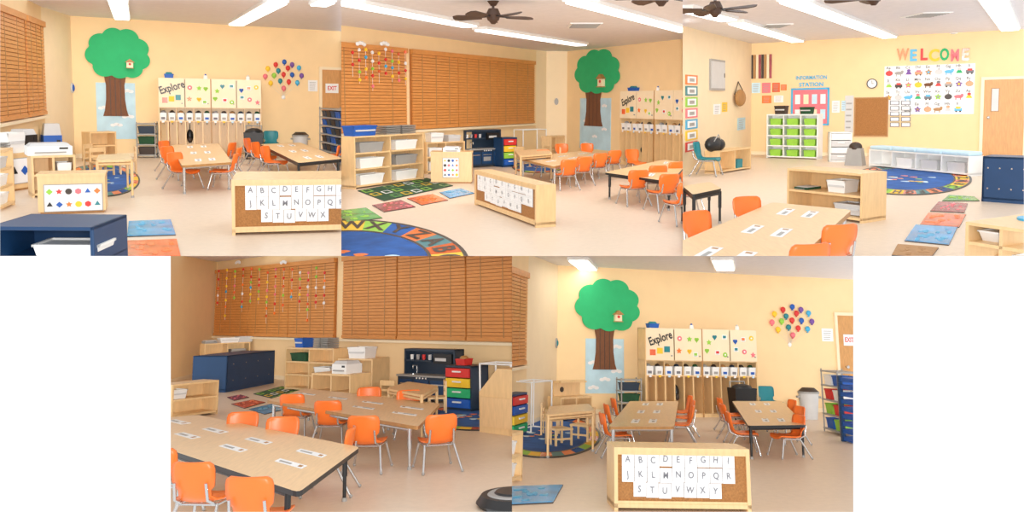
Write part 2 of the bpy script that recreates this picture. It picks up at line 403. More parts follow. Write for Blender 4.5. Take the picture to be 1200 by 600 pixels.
def balloons(fr,cx,cy,rw,rh,tail):
    o=Obj("balloon_wall_decoration",fr.room,fr.T)
    a=fr.hit(cx,cy); k=fr.hit(cx+rw,cy)[0]-a[0]; kz=fr.hit(cx,cy-rh)[1]-a[1]; b=fr.hit(*tail)
    L=[(-.45,.85),(.05,1.1),(.5,.9),(-.9,.5),(-.3,.35),(.25,.6),(.9,.65),(-1.05,-.15),(-.55,-.05),(0,.05),(.5,.05),(1.05,.0),(-.75,-.7),(-.2,-.5),(.3,-.55),(.8,-.6),(.0,-1.1)]
    for c,(x,z) in enumerate(L):
        x=a[0]+k*x; zz=a[1]+kz*z; m=["red","blue","purple","yellow","teal","red","skyblue","pink","lime"][c%9]
        o.ball((x,-.04,zz),(k*.135,.035,kz*.22),m,10,7); o.starprism((x,zz-kz*.24),[(x-k*.04,zz-kz*.29),(x+k*.04,zz-kz*.29),(x,zz-kz*.18)],-.05,-.02,m)
        o.cyl((x,-.01,zz-kz*.19),(b[0],-.01,b[1]),.0015,.0015,"lightgrey",4,False)
    o.ball((b[0],-.015,b[1]),(.05,.012,.05),"white",8,5); o.done()
def papers(fr,lst,name="wall_paper_sheet"):
    for r in lst:
        a,b,c,d=fr.rect(*r[:4]); o=Obj(name,fr.room,fr.T); m=r[4] if len(r)>4 else "paper"
        o.box(a,b,-.008,-.001,c,d,m)
        for i in range(5): z=c+(d-c)*(.15+.16*i); o.box(a+(b-a)*.15,a+(b-a)*(.7+.03*i),-.01,-.008,z-(d-c)*.02,z+(d-c)*.02,"grey")
        o.done()
def door(fr,x0,y0,x1,window=None,sign=False,hx=.9):
    a,b,_,d=fr.rect(x0,y0,x1,y0); o=Obj("door_1",fr.room,fr.T)
    a=fr.hit(x0,fr.room.h)[0]; b=fr.hit(x1,fr.room.h)[0]
    for u,v in((a-.07,a),(b,b+.07)): o.box(u,v,-.05,-.001,0,d+.07,"cream")
    o.box(a,b,-.05,-.001,d,d+.07,"cream"); o.box(a,b,-.035,-.001,.01,d,"door")
    if window: q=fr.rect(*window); o.box(q[0]-.02,q[1]+.02,-.04,-.035,q[2]-.02,q[3]+.02,"wood_dark"); o.box(q[0],q[1],-.045,-.04,q[2],q[3],"lightgrey")
    hxp=a+(b-a)*hx; o.cyl((hxp,-.035,1.0),(hxp,-.1,1.0),.02,.02,"chrome"); o.ball((hxp,-.11,1.0),(.04,.03,.04),"chrome",10,6)
    o.done()
    if sign:
        q=fr.rect(*sign); s=Obj("exit_sign",fr.room,fr.T); s.box(q[0],q[1],-.05,-.036,q[2],q[3],"paper"); s.text("EXIT",(q[0]+q[1])/2,(q[2]+q[3])/2,(q[3]-q[2])*.6,"red",-.053,sx=.8,bold=.02); s.done()
def fan(R,px,py,wz,r,ph=10):
    p=R.fl(px,py,wz); T=Matrix.Translation((p.x,p.y,wz)); o=Obj("ceiling_fan",R,T)
    o.cyl((0,0,.1),(0,0,R.ceil-wz-.05),.02,.02,"fanbrown"); o.cyl((0,0,R.ceil-wz-.07),(0,0,R.ceil-wz-.001),.04,.09,"fanbrown")
    o.cyl((0,0,.03),(0,0,.12),.11,.07,"fanbrown",16); o.cyl((0,0,-.05),(0,0,.03),.08,.11,"fanbrown",16); o.cyl((0,0,-.1),(0,0,-.05),.03,.07,"fanbrown",12)
    for i in range(5):
        t=math.radians(ph+72*i); c,s=math.cos(t),math.sin(t)
        def P(x,y,z): return (c*x-s*y,s*x+c*y,z)
        vs=[];
        for z in(-.005,.008):
            for x,y in((r*.3,-.05),(r*.85,-.075),(r*.98,-.045),(r,.0),(r*.98,.05),(r*.85,.08),(r*.3,.05)): vs.append(P(x,y,z+y*.35))
        n=7; o.add(vs,[tuple(range(n-1,-1,-1)),tuple(range(n,2*n))]+[(k,(k+1)%n,(k+1)%n+n,k+n) for k in range(n)],"fanbrown")
        vs=[P(.08,-.02,.0),P(r*.4,-.03,-.01),P(r*.4,.03,.01),P(.08,.02,.0)]; vs+=[(a,b,z+.012) for a,b,z in vs]
        o.add(vs,[(3,2,1,0),(4,5,6,7),(0,1,5,4),(1,2,6,5),(2,3,7,6),(3,0,4,7)],"black")
    o.done()
def mat_(R,pts,m):
    P=[R.fl(*p) for p in pts]; o=Obj("sensory_floor_tile",R); o.slab([p[:] for p in P],.001,.012,m,"dark")
    c=sum(P,Vector((0,0)))/len(P); o.slab([(c+(p-c)*.93)[:] for p in P],.012,.014,m)
    rnd=random.Random(int(c.x*100)); 
    for i in range(12):
        u,v=rnd.uniform(.12,.88),rnd.uniform(.12,.88); q=P[0].lerp(P[1],u).lerp(P[3].lerp(P[2],u),v); ex=(P[1]-P[0])*rnd.uniform(.03,.1); ey=(P[3]-P[0])*rnd.uniform(.03,.1)
        o.slab([(q+ex*math.cos(a*.785)+ey*math.sin(a*.785))[:] for a in range(8)],.014+.0002*i,.0155+.0002*i,{"blue2":"skyblue","redmat":"orange","maroon":"pink","green2":"lime"}.get(m,m))
    o.done()
def round_rug(R,cx,cy,rx,ry,letters=True,off=0,n=26,inner=.8):
    def e(k,t): 
        p=R.fl(cx+rx*math.cos(t),cy+ry*math.sin(t)); c=R.fl(cx,cy); return c+(p-c)*k
    o=Obj("round_alphabet_rug",R); N=n*3
    def ring(k0,k1,z,colf):
        for i in range(N):
            t0=2*math.pi*i/N; t1=2*math.pi*(i+1)/N; q=[e(k1,t0),e(k1,t1),e(k0,t1),e(k0,t0)]
            o.add([(p.x,p.y,z) for p in q],[(0,3,2,1)],colf(i))
    rc=["redmat","yellow","lime","rugblue","orange","teal"]
    ring(.96,1,.012,lambda i:"black"); ring(inner,.96,.012,lambda i:rc[(i//3)%6]); ring(inner-.03,inner,.013,lambda i:"black"); ring(0,inner-.03,.012,lambda i:"rugblue")
    for i in range(N):
        t0=2*math.pi*i/N; t1=2*math.pi*(i+1)/N; a=e(1,t0);b=e(1,t1); o.add([(a.x,a.y,.012),(b.x,b.y,.012),(b.x,b.y,.001),(a.x,a.y,.001)],[(0,1,2,3)],"black")
    c=e(0,0); rr=(e(1,0)-c).length
    rnd=random.Random(7)
    for i in range(16):
        t=rnd.uniform(0,6.28); k=rnd.uniform(.1,inner-.2); p=e(k,t); r1=rr*rnd.uniform(.03,.08)
        o.slab([(p.x+r1*math.cos(q)*(1+.3*math.sin(3*q)),p.y+r1*1.3*math.sin(q)) for q in [2*math.pi*j/12 for j in range(12)]],.013,.015,rnd.choice(["lblue","yellow","lime","paper","orange","green"]))
    if letters:
        for i in range(n):
            t=2*math.pi*(i+.5)/n; p=e((inner+.96)/2,t); V,Fc=textmesh(LET[(i+off)%26],.03)
            h=(e(.96,t)-e(inner,t)).length; aw=(e(.88,2*math.pi*i/n)-e(.88,2*math.pi*(i+1)/n)).length
            d=(e(1,t)-c).normalized(); u=(e(.9,t+.02)-e(.9,t-.02)).normalized()
            o.add([((p+u*v.x*aw*.95+d*v.y*h*1.05).x,(p+u*v.x*aw*.95+d*v.y*h*1.05).y,.016) for v in V],Fc,"black")
    o.done()
def rack(fr,H,D,n,mats,name="metal_rack_shelf",fillh=.7):
    o=Obj(name,fr.room,fr.T); W=fr.W
    for x in(.015,W-.015):
        for y in(.015,D-.015): o.cyl((x,y,0),(x,y,H),.014,.014,"grey",6)
    for j in range(n):
        z=.06+(H-.1)*j/(n-1 if n>1 else 1); o.box(0,W,0,D,z-.012,z+.012,"grey")
        if j<n-1:
            h=(H-.1)/(n-1)*fillh; k=max(1,int(W/.3))
            for i in range(k):
                o.bin(W*(i+.5)/k,D/2,z+.012,W/k*.85,D*.8,h,mats[(j+i)%len(mats)])
    o.done()
def drawers(fr,H,D,cols,frame="navy",name="drawer_tower"):
    o=Obj(name,fr.room,fr.T); W=fr.W; o.box(0,W,0,D,H-.03,H,frame); o.box(0,W,0,D,0,.04,frame)
    for x in(0,W-.03): o.box(x,x+.03,0,D,0,H,frame)
    o.box(0,W,D-.02,D,0,H,frame); n=len(cols); h=(H-.07)/n
    for i,c in enumerate(cols):
        z=.04+h*(n-1-i); o.box(.035,W-.035,-.03,D-.03,z+.01,z+h-.01,c); o.box(W*.35,W*.65,-.055,-.03,z+h*.55,z+h*.7,"white")
    o.done()
def kitchen(fr,H,D=.4):
    o=Obj("play_kitchen",fr.room,fr.T); W=fr.W; k="kitchen"; c=H*.5
    o.box(0,W,0,D,.03,c-.03,k); o.box(-.02,W+.02,-.02,D,c-.03,c,"grey")
    o.box(0,W,D-.04,D,c,H,k); o.box(0,.04,D*.4,D,c,H,k); o.box(W-.04,W,D*.4,D,c,H,k); o.box(0,W,D*.4,D,H-.04,H,k); o.box(0,W*.55,D*.4,D,c+(H-c)*.5,c+(H-c)*.5+.03,k)
    for i in range(4): o.cyl((W*(.1+.12*i),D*.6,c+(H-c)*.5+.03),(W*(.1+.12*i),D*.6,c+(H-c)*.5+.12),.03,.035,["white","grey","red","lightgrey"][i],8)
    o.box(W*.6,W*.95,D*.35,D*.5,c+(H-c)*.45,H-.08,"black"); o.box(W*.64,W*.85,D*.33,D*.35,c+(H-c)*.55,H-.15,"lightgrey")
    for a,b in((.04,.3),(.34,.62),(.66,.96)):
        o.box(W*a,W*b,-.015,0,.08,c-.08,"navy"); o.box(W*(a+.03),W*(b-.03),-.03,-.015,c-.16,c-.14,"chrome")
    o.box(W*.38,W*.58,-.018,-.015,.15,c-.2,"grey")
    for i in range(4): o.cyl((W*(.4+.06*i),-.03,c-.05),(W*(.4+.06*i),-.015,c-.05),.015,.015,"white",8)
    o.tube([(W*.2,D*.6,c),(W*.2,D*.6,c+.15),(W*.2,D*.35,c+.15),(W*.2,D*.35,c+.1)],.012,"chrome"); o.cyl((W*.2,D*.35,c),(W*.2,D*.35,c+.012),.09,.09,"chrome",14)
    o.done()
def trashcan(R,px,py,h,r):
    p=R.fl(px,py); o=Obj("trash_can",R,Matrix.Translation((p.x,p.y,0)))
    o.cyl((0,0,0),(0,0,h*.82),r*.78,r,"lightgrey",18); o.cyl((0,0,h*.82),(0,0,h*.88),r*1.06,r*1.06,"grey",18); o.cyl((0,0,h*.88),(0,0,h),r*1.02,r*.6,"dark",18)
    for s in(-1,1): o.bx((s*r*1.08,0,h*.7),(.05,.1,.04),"grey")
    o.done()
def chartcab(fr,H,D,name="wooden_cabinet_with_shape_chart",rows=3,cols=6,z0=.2,z1=.85,x0=.12,x1=.92):
    o=Obj(name,fr.room,fr.T); W=fr.W
    o.box(0,W,0,D,.03,H-.03,"wood"); o.box(-.01,W+.01,-.01,D,H-.03,H,"wood"); o.box(.02,W-.02,.02,D-.02,0,.03,"wood_dark")
    o.box(W*x0-.01,W*x1+.01,-.01,0,H*z0-.01,H*z1+.01,"grey")
    o.box(W*x0,W*x1,-.012,0,H*z0,H*z1,"paper"); k=0
    cs=["black","blue","orange","yellow","red","teal","lime","red","dark","pink","blue","orange","yellow"]
    for j in range(rows):
        for i in range(cols):
            cx=W*(x0+(x1-x0)*(i+.5)/cols); cz=H*(z0+(z1-z0)*(j+.5)/rows); r=min(W*(x1-x0)/cols,H*(z1-z0)/rows)*.36; n=[3,4,5,12,6][k%5]
            o.ngon(cx,cz,r,n,-.017,-.012,cs[k%13],.5 if k%5==2 else 1); k+=1
    o.done()
def printer(fr,x,z,w_,d,h,mat="white",name="printer",y=.05):
    o=Obj(name,fr.room,fr.T); o.taper(x,y+d/2,z,z+h*.75,w_,d,w_,d,mat); o.taper(x,y+d/2,z+h*.75,z+h,w_*.96,d*.9,w_*.8,d*.7,"lightgrey"); o.box(x-w_*.35,x+w_*.35,y-.03,y+.02,z+h*.2,z+h*.3,"grey"); o.box(x+w_*.2,x+w_*.4,y-.005,y+.02,z+h*.5,z+h*.65,"black"); o.done()
def tub(fr,x,z,w_,d,h,mat,name="storage_bin",y=.03):
    o=Obj(name,fr.room,fr.T); o.bin(x,y+d/2,z,w_,d,h,mat); o.box(x-w_*.4,x+w_*.4,y-.005,y+.012,z+h*.45,z+h*.6,"lightgrey"); o.done()
def trays(fr,x,z,w_,d,n,name="stack_of_trays",y=.03):
    o=Obj(name,fr.room,fr.T)
    for i in range(n):
        for q in(-.25,.25): o.taper(x+q*w_,y+d/2,z+i*.035,z+i*.035+.025,w_*.42,d*.9,w_*.47,d,"grey")
    o.done()
def frame_stand(fr,H,D=.35):
    o=Obj("white_pipe_stand",fr.room,fr.T); W=fr.W
    o.tube([(0,0,0),(0,0,H),(W,0,H),(W,0,0)],.014,"white"); o.tube([(0,0,.02),(0,D,.02),(W,D,.02),(W,0,.02)],.014,"white"); o.tube([(0,D,0),(0,D,H),(W,D,H),(W,D,0)],.014,"white")
    for x in(0,W): o.cyl((x,0,H),(x,D,H),.012,.012,"white",6)
    o.done()
def strings(fr,x0,x1,ytop,ylo,n,off=-.15):
    o=Obj("hanging_bead_strings",fr.room,fr.T); rnd=random.Random(5)
    for i in range(n):
        px=x0+(x1-x0)*(i+.5)/n; x,zt=fr.hit(px,ytop+rnd.uniform(0,6)); _,zl=fr.hit(px,ylo-rnd.uniform(0,30))
        o.cyl((x,off,zl),(x,off,zt),.003,.003,"paper",4,False); z=zt
        while z>zl: o.ngon(x,z,.036,4+rnd.randint(0,3),off-.02,off+.01,rnd.choice(["red","pink","yellow","skyblue","lime","redmat","paper","red","orange"]),.7); z-=rnd.uniform(.13,.26)
    for i in range(2):
        px=x0+(x1-x0)*(.2+.4*i); x,z=fr.hit(px,ytop-6)
        for d in(-.1,-.03,.04,.1): o.ball((x+d,off,z+.02*(abs(d)<.1)),(.06,.02,.04),"paper",8,5)
    o.done()
def kidtable(R,pts,H=.5): table(R,pts,H,"wood","wood",0,.03,"small_wooden_table",.08)
def woodchair(R,px,py,yaw):
    p=R.fl(px,py); o=Obj("wooden_toddler_chair",R,Matrix.Translation((p.x,p.y,0))@Matrix.Rotation(math.radians(yaw),4,'Z')@Matrix.Scale(.9,4))
    for x in(-.15,.15):
        o.box(x-.015,x+.015,-.15,-.12,0,.26,"wood"); o.box(x-.015,x+.015,.13,.16,0,.55,"wood")
    o.box(-.17,.17,-.16,.16,.25,.28,"wood"); o.box(-.15,.15,.135,.155,.46,.55,"wood"); o.box(-.15,.15,.135,.155,.36,.4,"wood"); o.box(-.15,.15,-.14,-.125,.1,.13,"wood"); o.done()
def navy(s,H,D,mid=False,openf=False):
    o=Obj("navy_blue_shelf",s.room,s.T); W=s.W
    o.box(0,W,0,D,H-.03,H,"navy"); o.box(0,.03,0,D,0,H,"navy"); o.box(W-.03,W,0,D,0,H,"navy"); o.box(0,W,0,D,.04,.07,"navy")
    if openf: o.box(0,W,D-.02,D,0,H,"navy"); o.box(0,W,0,D,H*.42,H*.42+.03,"navy")
    else:
        o.box(0,W,0,.03,0,H,"navy")
        for i in range(4):
            for j in range(2): o.disc(W*(.12+.25*i),H*(.3+.45*j),.012,.012,-.004,0,"chrome",8)
    o.bev=.008; o.done()

# =================================================================== VIEW 1 (front-left)
R=Room(0,400,0,300,101,3.05)
shell(R,22)
bw=Fr(R,88,185,400,180); wall("wall_back",bw,0,3)
pw=Fr(R,55,195,88,185); wall("wall_pilaster",pw,0,.02,"wall_light")
lw=Fr(R,-30,238,55,195); wall("wall_left",lw,2,0)
blinds(lw,[(-28,26),(29,49)],1.05,2.72)
striplight(R,(326,-2),(276,26),.35,22); striplight(R,(138,-2),(143,19),.32,22); striplight(R,(372,2),(384,-3),.3,0)
tree(bw,138,66,38,33,121,151,136,(113,97,159,163),(152,75))
cb=Fr(R,187,185,307,184); cubbies(cb,cb.z(187,91))
balloons(bw,332,88,20,14,(332,114))
papers(bw,[(361,94,372,107)])
door(bw,377,82,402,None,(381,98,396,109),.3)
o=Obj("wall_thermostat",R,pw.T); a=pw.hit(84,103); o.ball((a[0],-.03,a[1]),(.06,.03,.08),"blue",10,6); o.disc(a[0],a[1],.09,.11,-.03,-.002,"lightgrey"); o.done()
rk=Fr(R,160,185,183,185); rack(rk,rk.z(160,143),.3,4,["dark","dgreen","kitchen"])
rk=Fr(R,374,188,400,196); rack(rk,rk.z(375,125),.5,7,["blue","kitchen","dark","navy"],"rack_of_blue_mats",.7)
trashcan(R,352,181,.55,.19)
o=Obj("stroller_bag",R,Fr(R,286,187,308,187).T); o.taper(.2,.2,.05,.6,.36,.3,.42,.35,"black"); o.ball((.2,.2,.6),(.2,.17,.1),"black"); o.tube([(.03,.2,.5),(.03,.2,.75),(.37,.2,.75),(.37,.2,.5)],.012,"grey"); 
for x in(.05,.35): o.cyl((x-.02,.1,.05),(x+.02,.1,.05),.05,.05,"dark")
o.done()
chair(R,318,183,20,1.05,"teal")
table(R,[(200,170),(256,168),(272,190),(213,194)],edge="wood_dark",cards=3)
table(R,[(305,169),(352,167),(402,186),(350,191)],edge="black",leg="black",cards=3)
for c in [(203,200,80),(207,210,75),(216,221,70),(262,221,-80),(268,210,-85),(262,201,-95),(300,194,85),(310,201,80),(322,208,80),(384,206,-80),(392,198,-80)]: chair(R,*c)
dv=Fr(R,272,276,412,272); letter_divider(dv,dv.z(272,211),.9,(9,9,6),.07,1.0)
kidtable(R,[(116,181),(150,180),(156,187),(112,188)],.55)
for c in [(120,206,60),(150,204,-60),(112,200,90)]: woodchair(R,*c)
s=Fr(R,106,190,137,188); open_shelf(s,s.z(106,155),.3,1,2,("white",),"wooden_play_stove",p=.0)
round_rug(R,118,212,46,19,False)
s=Fr(R,52,200,76,199); printer(s,s.W*.5,0,s.W*.9,.3,.86,"blue","blue_storage_bin")
s=Fr(R,38,232,90,229); open_shelf(s,s.z(38,183),.4,2,2,("white",),"wooden_shelf",p=.3)
H=s.z(38,183); printer(s,s.W*.45,H,.55,.35,.17)
s=Fr(R,5,226,50,219); chartcab(s,s.z(5,181),.3,"low_wooden_cabinet",1,3); H=s.z(5,181); printer(s,s.W*.82,H,.26,.28,.34,"black","black_printer"); tub(s,s.W*.42,H,.35,.28,.3,"white"); trays(s,.1,H,.2,.28,5)
s=Fr(R,45,252,124,249); chartcab(s,s.z(45,204),.4,rows=2,cols=6,z0=.08,z1=.72,x0=.1,x1=.95)
s=Fr(R,-40,268,18,240); open_shelf(s,s.z(10,174),.35,2,3,("white","lightgrey"),"wooden_shelf",p=.8)
s=Fr(R,-12,345,112,345); H=s.z(60,266); navy(s,H,.62,openf=True)
o=Obj("white_basket",R,s.T); o.bin(s.W*.7,.2,H*.42+.03,.5,.3,H*.24,"white"); o.done()
mat_(R,[(151,260),(200,258),(206,276),(149,278)],"blue2"); mat_(R,[(148,283),(207,281),(212,302),(145,302)],"redmat")

# =================================================================== VIEW 2 (centre)
R=Room(400,800,0,300,119,3.05)
shell(R,24)
bw=Fr(R,664,183,800,199); wall("wall_back",bw,0,3)
pw=Fr(R,640,183,664,183); wall("wall_pilaster",pw,0,0,"wall_light")
p2=Fr(R,628,184.5,640,183); wall("wall_column",p2,0,0,"wall_light")
lw=Fr(R,380,219,628,184.5); wall("wall_window",lw,2,0)
blinds(lw,[(380,474),(481,534),(535,580),(581,624)],1.03,2.7)
strings(lw,402,472,58,112,9)
striplight(R,(392,-4),(552,27),.35,36); striplight(R,(562,31),(682,50),.35,28); striplight(R,(672,-4),(805,33),.35,36)
fan(R,578,20,2.82,.62,20); fan(R,775,-3,2.8,.6,40)
tree(bw,700,87,28,29,685,707,148,(680,115,716,175),(708,95))
cb=Fr(R,726,192,812,203); cubbies(cb,cb.z(726,107),.4,4)
o=Obj("wall_thermostat",R,p2.T); a=pw.hit(652,119); o.T=pw.T; o.disc(a[0],a[1],.06,.1,-.03,-.002,"grey"); o.done()
o=Obj("ceiling_vent",R); a=R.fl(685,29,R.ceil); T=Matrix.Translation((a.x,a.y,R.ceil)); o.T=T; o.box(-.3,.3,-.4,.4,-.02,-.001,"white"); [o.box(-.26,.26,-.35+.1*i,-.31+.1*i,-.03,-.02,"grey") for i in range(8)]; o.done()
s=Fr(R,416,222,497,211); open_shelf(s,s.z(416,160),.4,2,3,("white","grey","dgreen"),"wooden_shelf",p=.75)
H=s.z(416,160); tub(s,s.W*.17,H,s.W*.32,.3,.19,"blue"); trays(s,s.W*.68,H,s.W*.46,.3,5)
s3=Fr(R,500,204,545,201); open_shelf(s3,s3.z(498,167),.35,2,2,("white",),p=.6); H3=s3.z(498,167); tub(s3,s3.W*.3,H3,.35,.3,.2,"white"); tub(s3,s3.W*.75,H3,.35,.3,.14,"lightgrey")
s=Fr(R,505,215,553,215); chartcab(s,s.z(500,178),.45,"wooden_cabinet_with_shape_chart",4,4,.2,.8,.3,.68); H=s.z(500,178)
printer(s,s.W*.5,H,.33,.3,.1)
s=Fr(R,550,197,592,194); kitchen(s,s.z(550,153))
drawers(Fr(R,589,196,606,195),.72,.4,["red","yellow","lime","blue"])
frame_stand(Fr(R,613,190,640,188),.85)
s=Fr(R,646,192,662,190); open_shelf(s,s.z(646,160),.3,1,2,("white",),"wooden_play_stove",p=0)
kidtable(R,[(603,176),(640,174),(648,180),(609,183)],.55)
for c in [(612,196,40),(636,194,-60),(650,196,-90)]: woodchair(R,*c)
round_rug(R,630,196,30,7,False)
o=Obj("alphabet_rug",R); P=[R.fl(*p) for p in[(419,224),(500,209),(531,218),(450,236)]]
o.slab([p[:] for p in P],.001,.012,"dgreen","black")
def bil(u,v): return P[0].lerp(P[1],u).lerp(P[3].lerp(P[2],u),v)
for i in range(7):
    for j in range(3):
        c=["lime","yellow","dgreen","paper","green2"][(i*2+j)%5]; q=[bil((i+a)/7,(j+b)/3) for a,b in((.15,.18),(.85,.18),(.85,.8),(.15,.8))]
        o.slab([x[:] for x in q],.012,.014,c); cc=bil((i+.5)/7,(j+.5)/3); o.slab([(cc+(x-cc)*.7)[:] for x in q],.014,.016,"dgreen")
o.done()
mat_(R,[(393,248),(429,244),(448,256),(406,262)],"green2"); mat_(R,[(436,241),(470,235),(487,243),(450,249)],"maroon"); mat_(R,[(477,233),(507,228),(525,235),(494,241)],"redmat"); mat_(R,[(515,226),(540,221),(556,227),(527,233)],"blue2")
round_rug(R,412,308,138,50,True,3,26,.68)
table(R,[(607,185),(680,177),(719,182),(648,195)],edge="wood_dark",cards=3)
table(R,[(708,202),(778,187),(806,191),(786,213)],edge="black",leg="black",cards=3)
table(R,[(797,222),(835,212),(870,222),(815,236)],edge="black",leg="black",cards=0)
for c in [(662,222,200),(680,217,200),(698,211,205),(715,206,205),(640,207,20),(742,240,195),(765,232,195),(776,247,200),(786,226,200),(803,240,195),(797,262,200),(745,206,20),(690,195,10),(660,196,10)]: chair(R,*c)
dv=Fr(R,556,240,628,267); letter_divider(dv,dv.z(556,199),.28,(9,9,6),.03,.97)

# =================================================================== VIEW 3 (right)
R=Room(800,1200,0,300,112,3.1)
shell(R,26)
bw=Fr(R,880,181,1200,186); wall("wall_back",bw,0,3)
lw=Fr(R,790,209,880,181); wall("wall_left",lw,2,0,"wall_light")
striplight(R,(800,6),(855,20),.35,0); striplight(R,(862,23),(935,46),.35,10); striplight(R,(925,-4),(1043,41),.38,20); striplight(R,(1164,-4),(1184,32),.4,14)
fan(R,838,12,2.85,.62,30); fan(R,1024,-3,2.85,.6,5)
for px,py in((1085,17),(906,30),(1116,39)):
    o=Obj("ceiling_vent",R); a=R.fl(px,py,R.ceil); o.T=Matrix.Translation((a.x,a.y,R.ceil)); k=.28 if py<35 else .12; o.box(-k,k,-k*1.5,k*1.5,-.02,-.001,"white"); [o.box(-k*.85,k*.85,-k*1.3+.1*i,-k*1.3+.04+.1*i,-.03,-.02,"grey") for i in range(int(k*28))]; o.done()
o=Obj("vertical_card_strip",R,lw.T)
for i in range(7):
    a,b,c,d=lw.rect(803,88+13*i,817,99+13*i); o.box(a,b,-.012,-.002,c,d,["orange","teal","lime","pink","skyblue","yellow","red"][i]); o.box(a+(b-a)*.14,b-(b-a)*.14,-.016,-.012,c+.03,d-.03,"paper"); o.box(a+(b-a)*.3,b-(b-a)*.3,-.018,-.016,c+.06,d-.07,"grey")
o.done()
a,b,c,d=lw.rect(831,70,848,106); o=Obj("electrical_panel",R,lw.T); o.box(a,b,-.04,-.001,c,d,"grey"); o.box(a+.03,b-.03,-.045,-.04,c+.05,d-.05,"lightgrey"); o.box(b-.12,b-.08,-.055,-.045,(c+d)/2-.05,(c+d)/2+.05,"dark"); o.done()
papers(lw,[(864,138,873,152,"sky"),(836,122,844,134,"paper"),(846,120,852,131,"yellow")])
a,b,c,d=lw.rect(857,96,871,125); o=Obj("hanging_tote_bag",R,lw.T); o.ball(((a+b)/2,-.08,c+(d-c)*.35),((b-a)*.42,.07,(d-c)*.34),"wood_dark"); o.tube([(a+.1,-.06,c+(d-c)*.5),((a+b)/2,-.02,d),(b-.1,-.06,c+(d-c)*.5)],.012,"dark"); o.done()
a,b,c,d=bw.rect(880,64,905,92); o=Obj("striped_wall_banner",R,bw.T); n=8
for i in range(n): o.box(a+(b-a)*i/n,a+(b-a)*(i+.85)/n,-.03,-.002,c,d,["dark","wood_dark","cream","maroon"][i%4])
o.done()
papers(bw,[(881,97,891,109,"lblue"),(893,97,903,109,"pink"),(905,97,914,108,"redmat"),(915,99,922,106,"orange"),(893,112,904,121,"orange"),(907,112,918,120,"paper"),(975,118,984,132,"paper"),(986,118,991,130,"lblue")])
a,b,c,d=bw.rect(927,103,972,147); o=Obj("information_board",R,bw.T); o.box(a,b,-.02,-.001,c,d,"pink")
for u,v,q,r_ in((a,b,c,c+.05),(a,b,d-.05,d),(a,a+.05,c,d),(b-.05,b,c,d)): o.box(u,v,-.03,-.02,q,r_,"skyblue")
for i in range(4):
    for j in range(2): x=a+(b-a)*(.17+.22*i); z=c+(d-c)*(.3+.4*j); o.box(x-.06,x+.07,-.026,-.02,z-.13,z+.13,["paper","paper","cream","lblue"][(i+j)%4])
o.done()
o=Obj("information_station_lettering",R,bw.T); a,b,c,d=bw.rect(932,88,970,102)
o.text("INFORMATION",(a+b)/2,c+(d-c)*.78,(b-a)/6.0,"skyblue",-.02,sx=.85,bold=.03); o.text("STATION",(a+b)/2,c+(d-c)*.2,(b-a)/5.5,"skyblue",-.02,bold=.03); o.done()
o=Obj("wall_clock",R,bw.T); a=bw.hit(1022,98); o.disc(a[0],a[1],.13,.13,-.04,-.002,"black",24); o.disc(a[0],a[1],.105,.105,-.045,-.04,"paper",24); o.box(a[0]-.006,a[0]+.006,-.05,-.045,a[1],a[1]+.08,"black"); o.box(a[0],a[0]+.055,-.05,-.045,a[1]-.006,a[1]+.006,"black"); o.done()
o=Obj("welcome_lettering",R,bw.T)
for i,(ch,c) in enumerate(zip("WELCOME",["orange","skyblue","red","yellow","green","pink","redmat"])):
    x,z=bw.hit(1058+12.2*i,64.5+(i%2)); o.text(ch,x,z,.4,c,-.03,sx=.62 if ch in "WMO" else .85,bold=.035)
o.done()
a,b,c,d=bw.rect(1036,76,1142,134); o=Obj("alphabet_picture_poster",R,bw.T); o.box(a,b,-.012,-.001,c,d,"paper"); nx,nz=9,4; rnd=random.Random(2)
PC=["red","orange","skyblue","lime","yellow","grey","wood_dark","green","dark","trunk","purple","lightgrey","ink","pink"]
for j in range(nz):
    for i in range(nx):
        if j==nz-1 and (i>=8 or i<2): continue
        x=a+(b-a)*(i+.5)/nx; z=d-(d-c)*(j+.5)/nz; cl=PC[(i*5+j*3)%14]; c2=PC[(i*3+j*7+4)%14]; k=(i+2*j)%5; r=(d-c)/nz*.27; zz=z-r*.35
        o.box(x-(b-a)/nx*.46,x+(b-a)/nx*.46,-.0135,-.012,z-(d-c)/nz*.46,z-(d-c)/nz*.455,"lightgrey"); o.box(x+(b-a)/nx*.47,x+(b-a)/nx*.475,-.0135,-.012,z-(d-c)/nz*.45,z+(d-c)/nz*.45,"lightgrey")
        if k==0: o.disc(x,zz,r*1.0,r*.8,-.02,-.012,cl,14); o.box(x-.008,x+.008,-.022,-.012,zz+r*.7,zz+r*1.1,"dark")
        elif k==1: o.disc(x,zz,r*1.2,r*.5,-.02,-.012,cl,12); o.disc(x+r*.9,zz+r*.4,r*.4,r*.4,-.022,-.012,cl,10); [o.box(x+q*r-.01,x+q*r+.01,-.02,-.012,zz-r,zz,cl) for q in(-.7,.5)]
        elif k==2: o.ngon(x,zz,r,3,-.02,-.012,cl); o.disc(x,zz+r*.7,r*.5,r*.4,-.022,-.012,c2,10)
        elif k==3: o.box(x-r,x+r,-.02,-.012,zz-r*.6,zz+r*.3,cl); o.box(x-r*.6,x+r*.6,-.022,-.012,zz+r*.1,zz+r*.7,c2); [o.disc(x+q*r,zz-r*.7,r*.25,r*.25,-.024,-.012,"dark",8) for q in(-.5,.5)]
        else: o.ngon(x,zz,r,5,-.02,-.012,cl,.55); o.disc(x,zz,r*.35,r*.35,-.022,-.012,c2,8)
        o.text(LET[(j*nx+i)%26]+LET[(j*nx+i)%26].lower(),x-.02,z+(d-c)/nz*.34,.095,"black",-.016,bold=.01)
o.done()
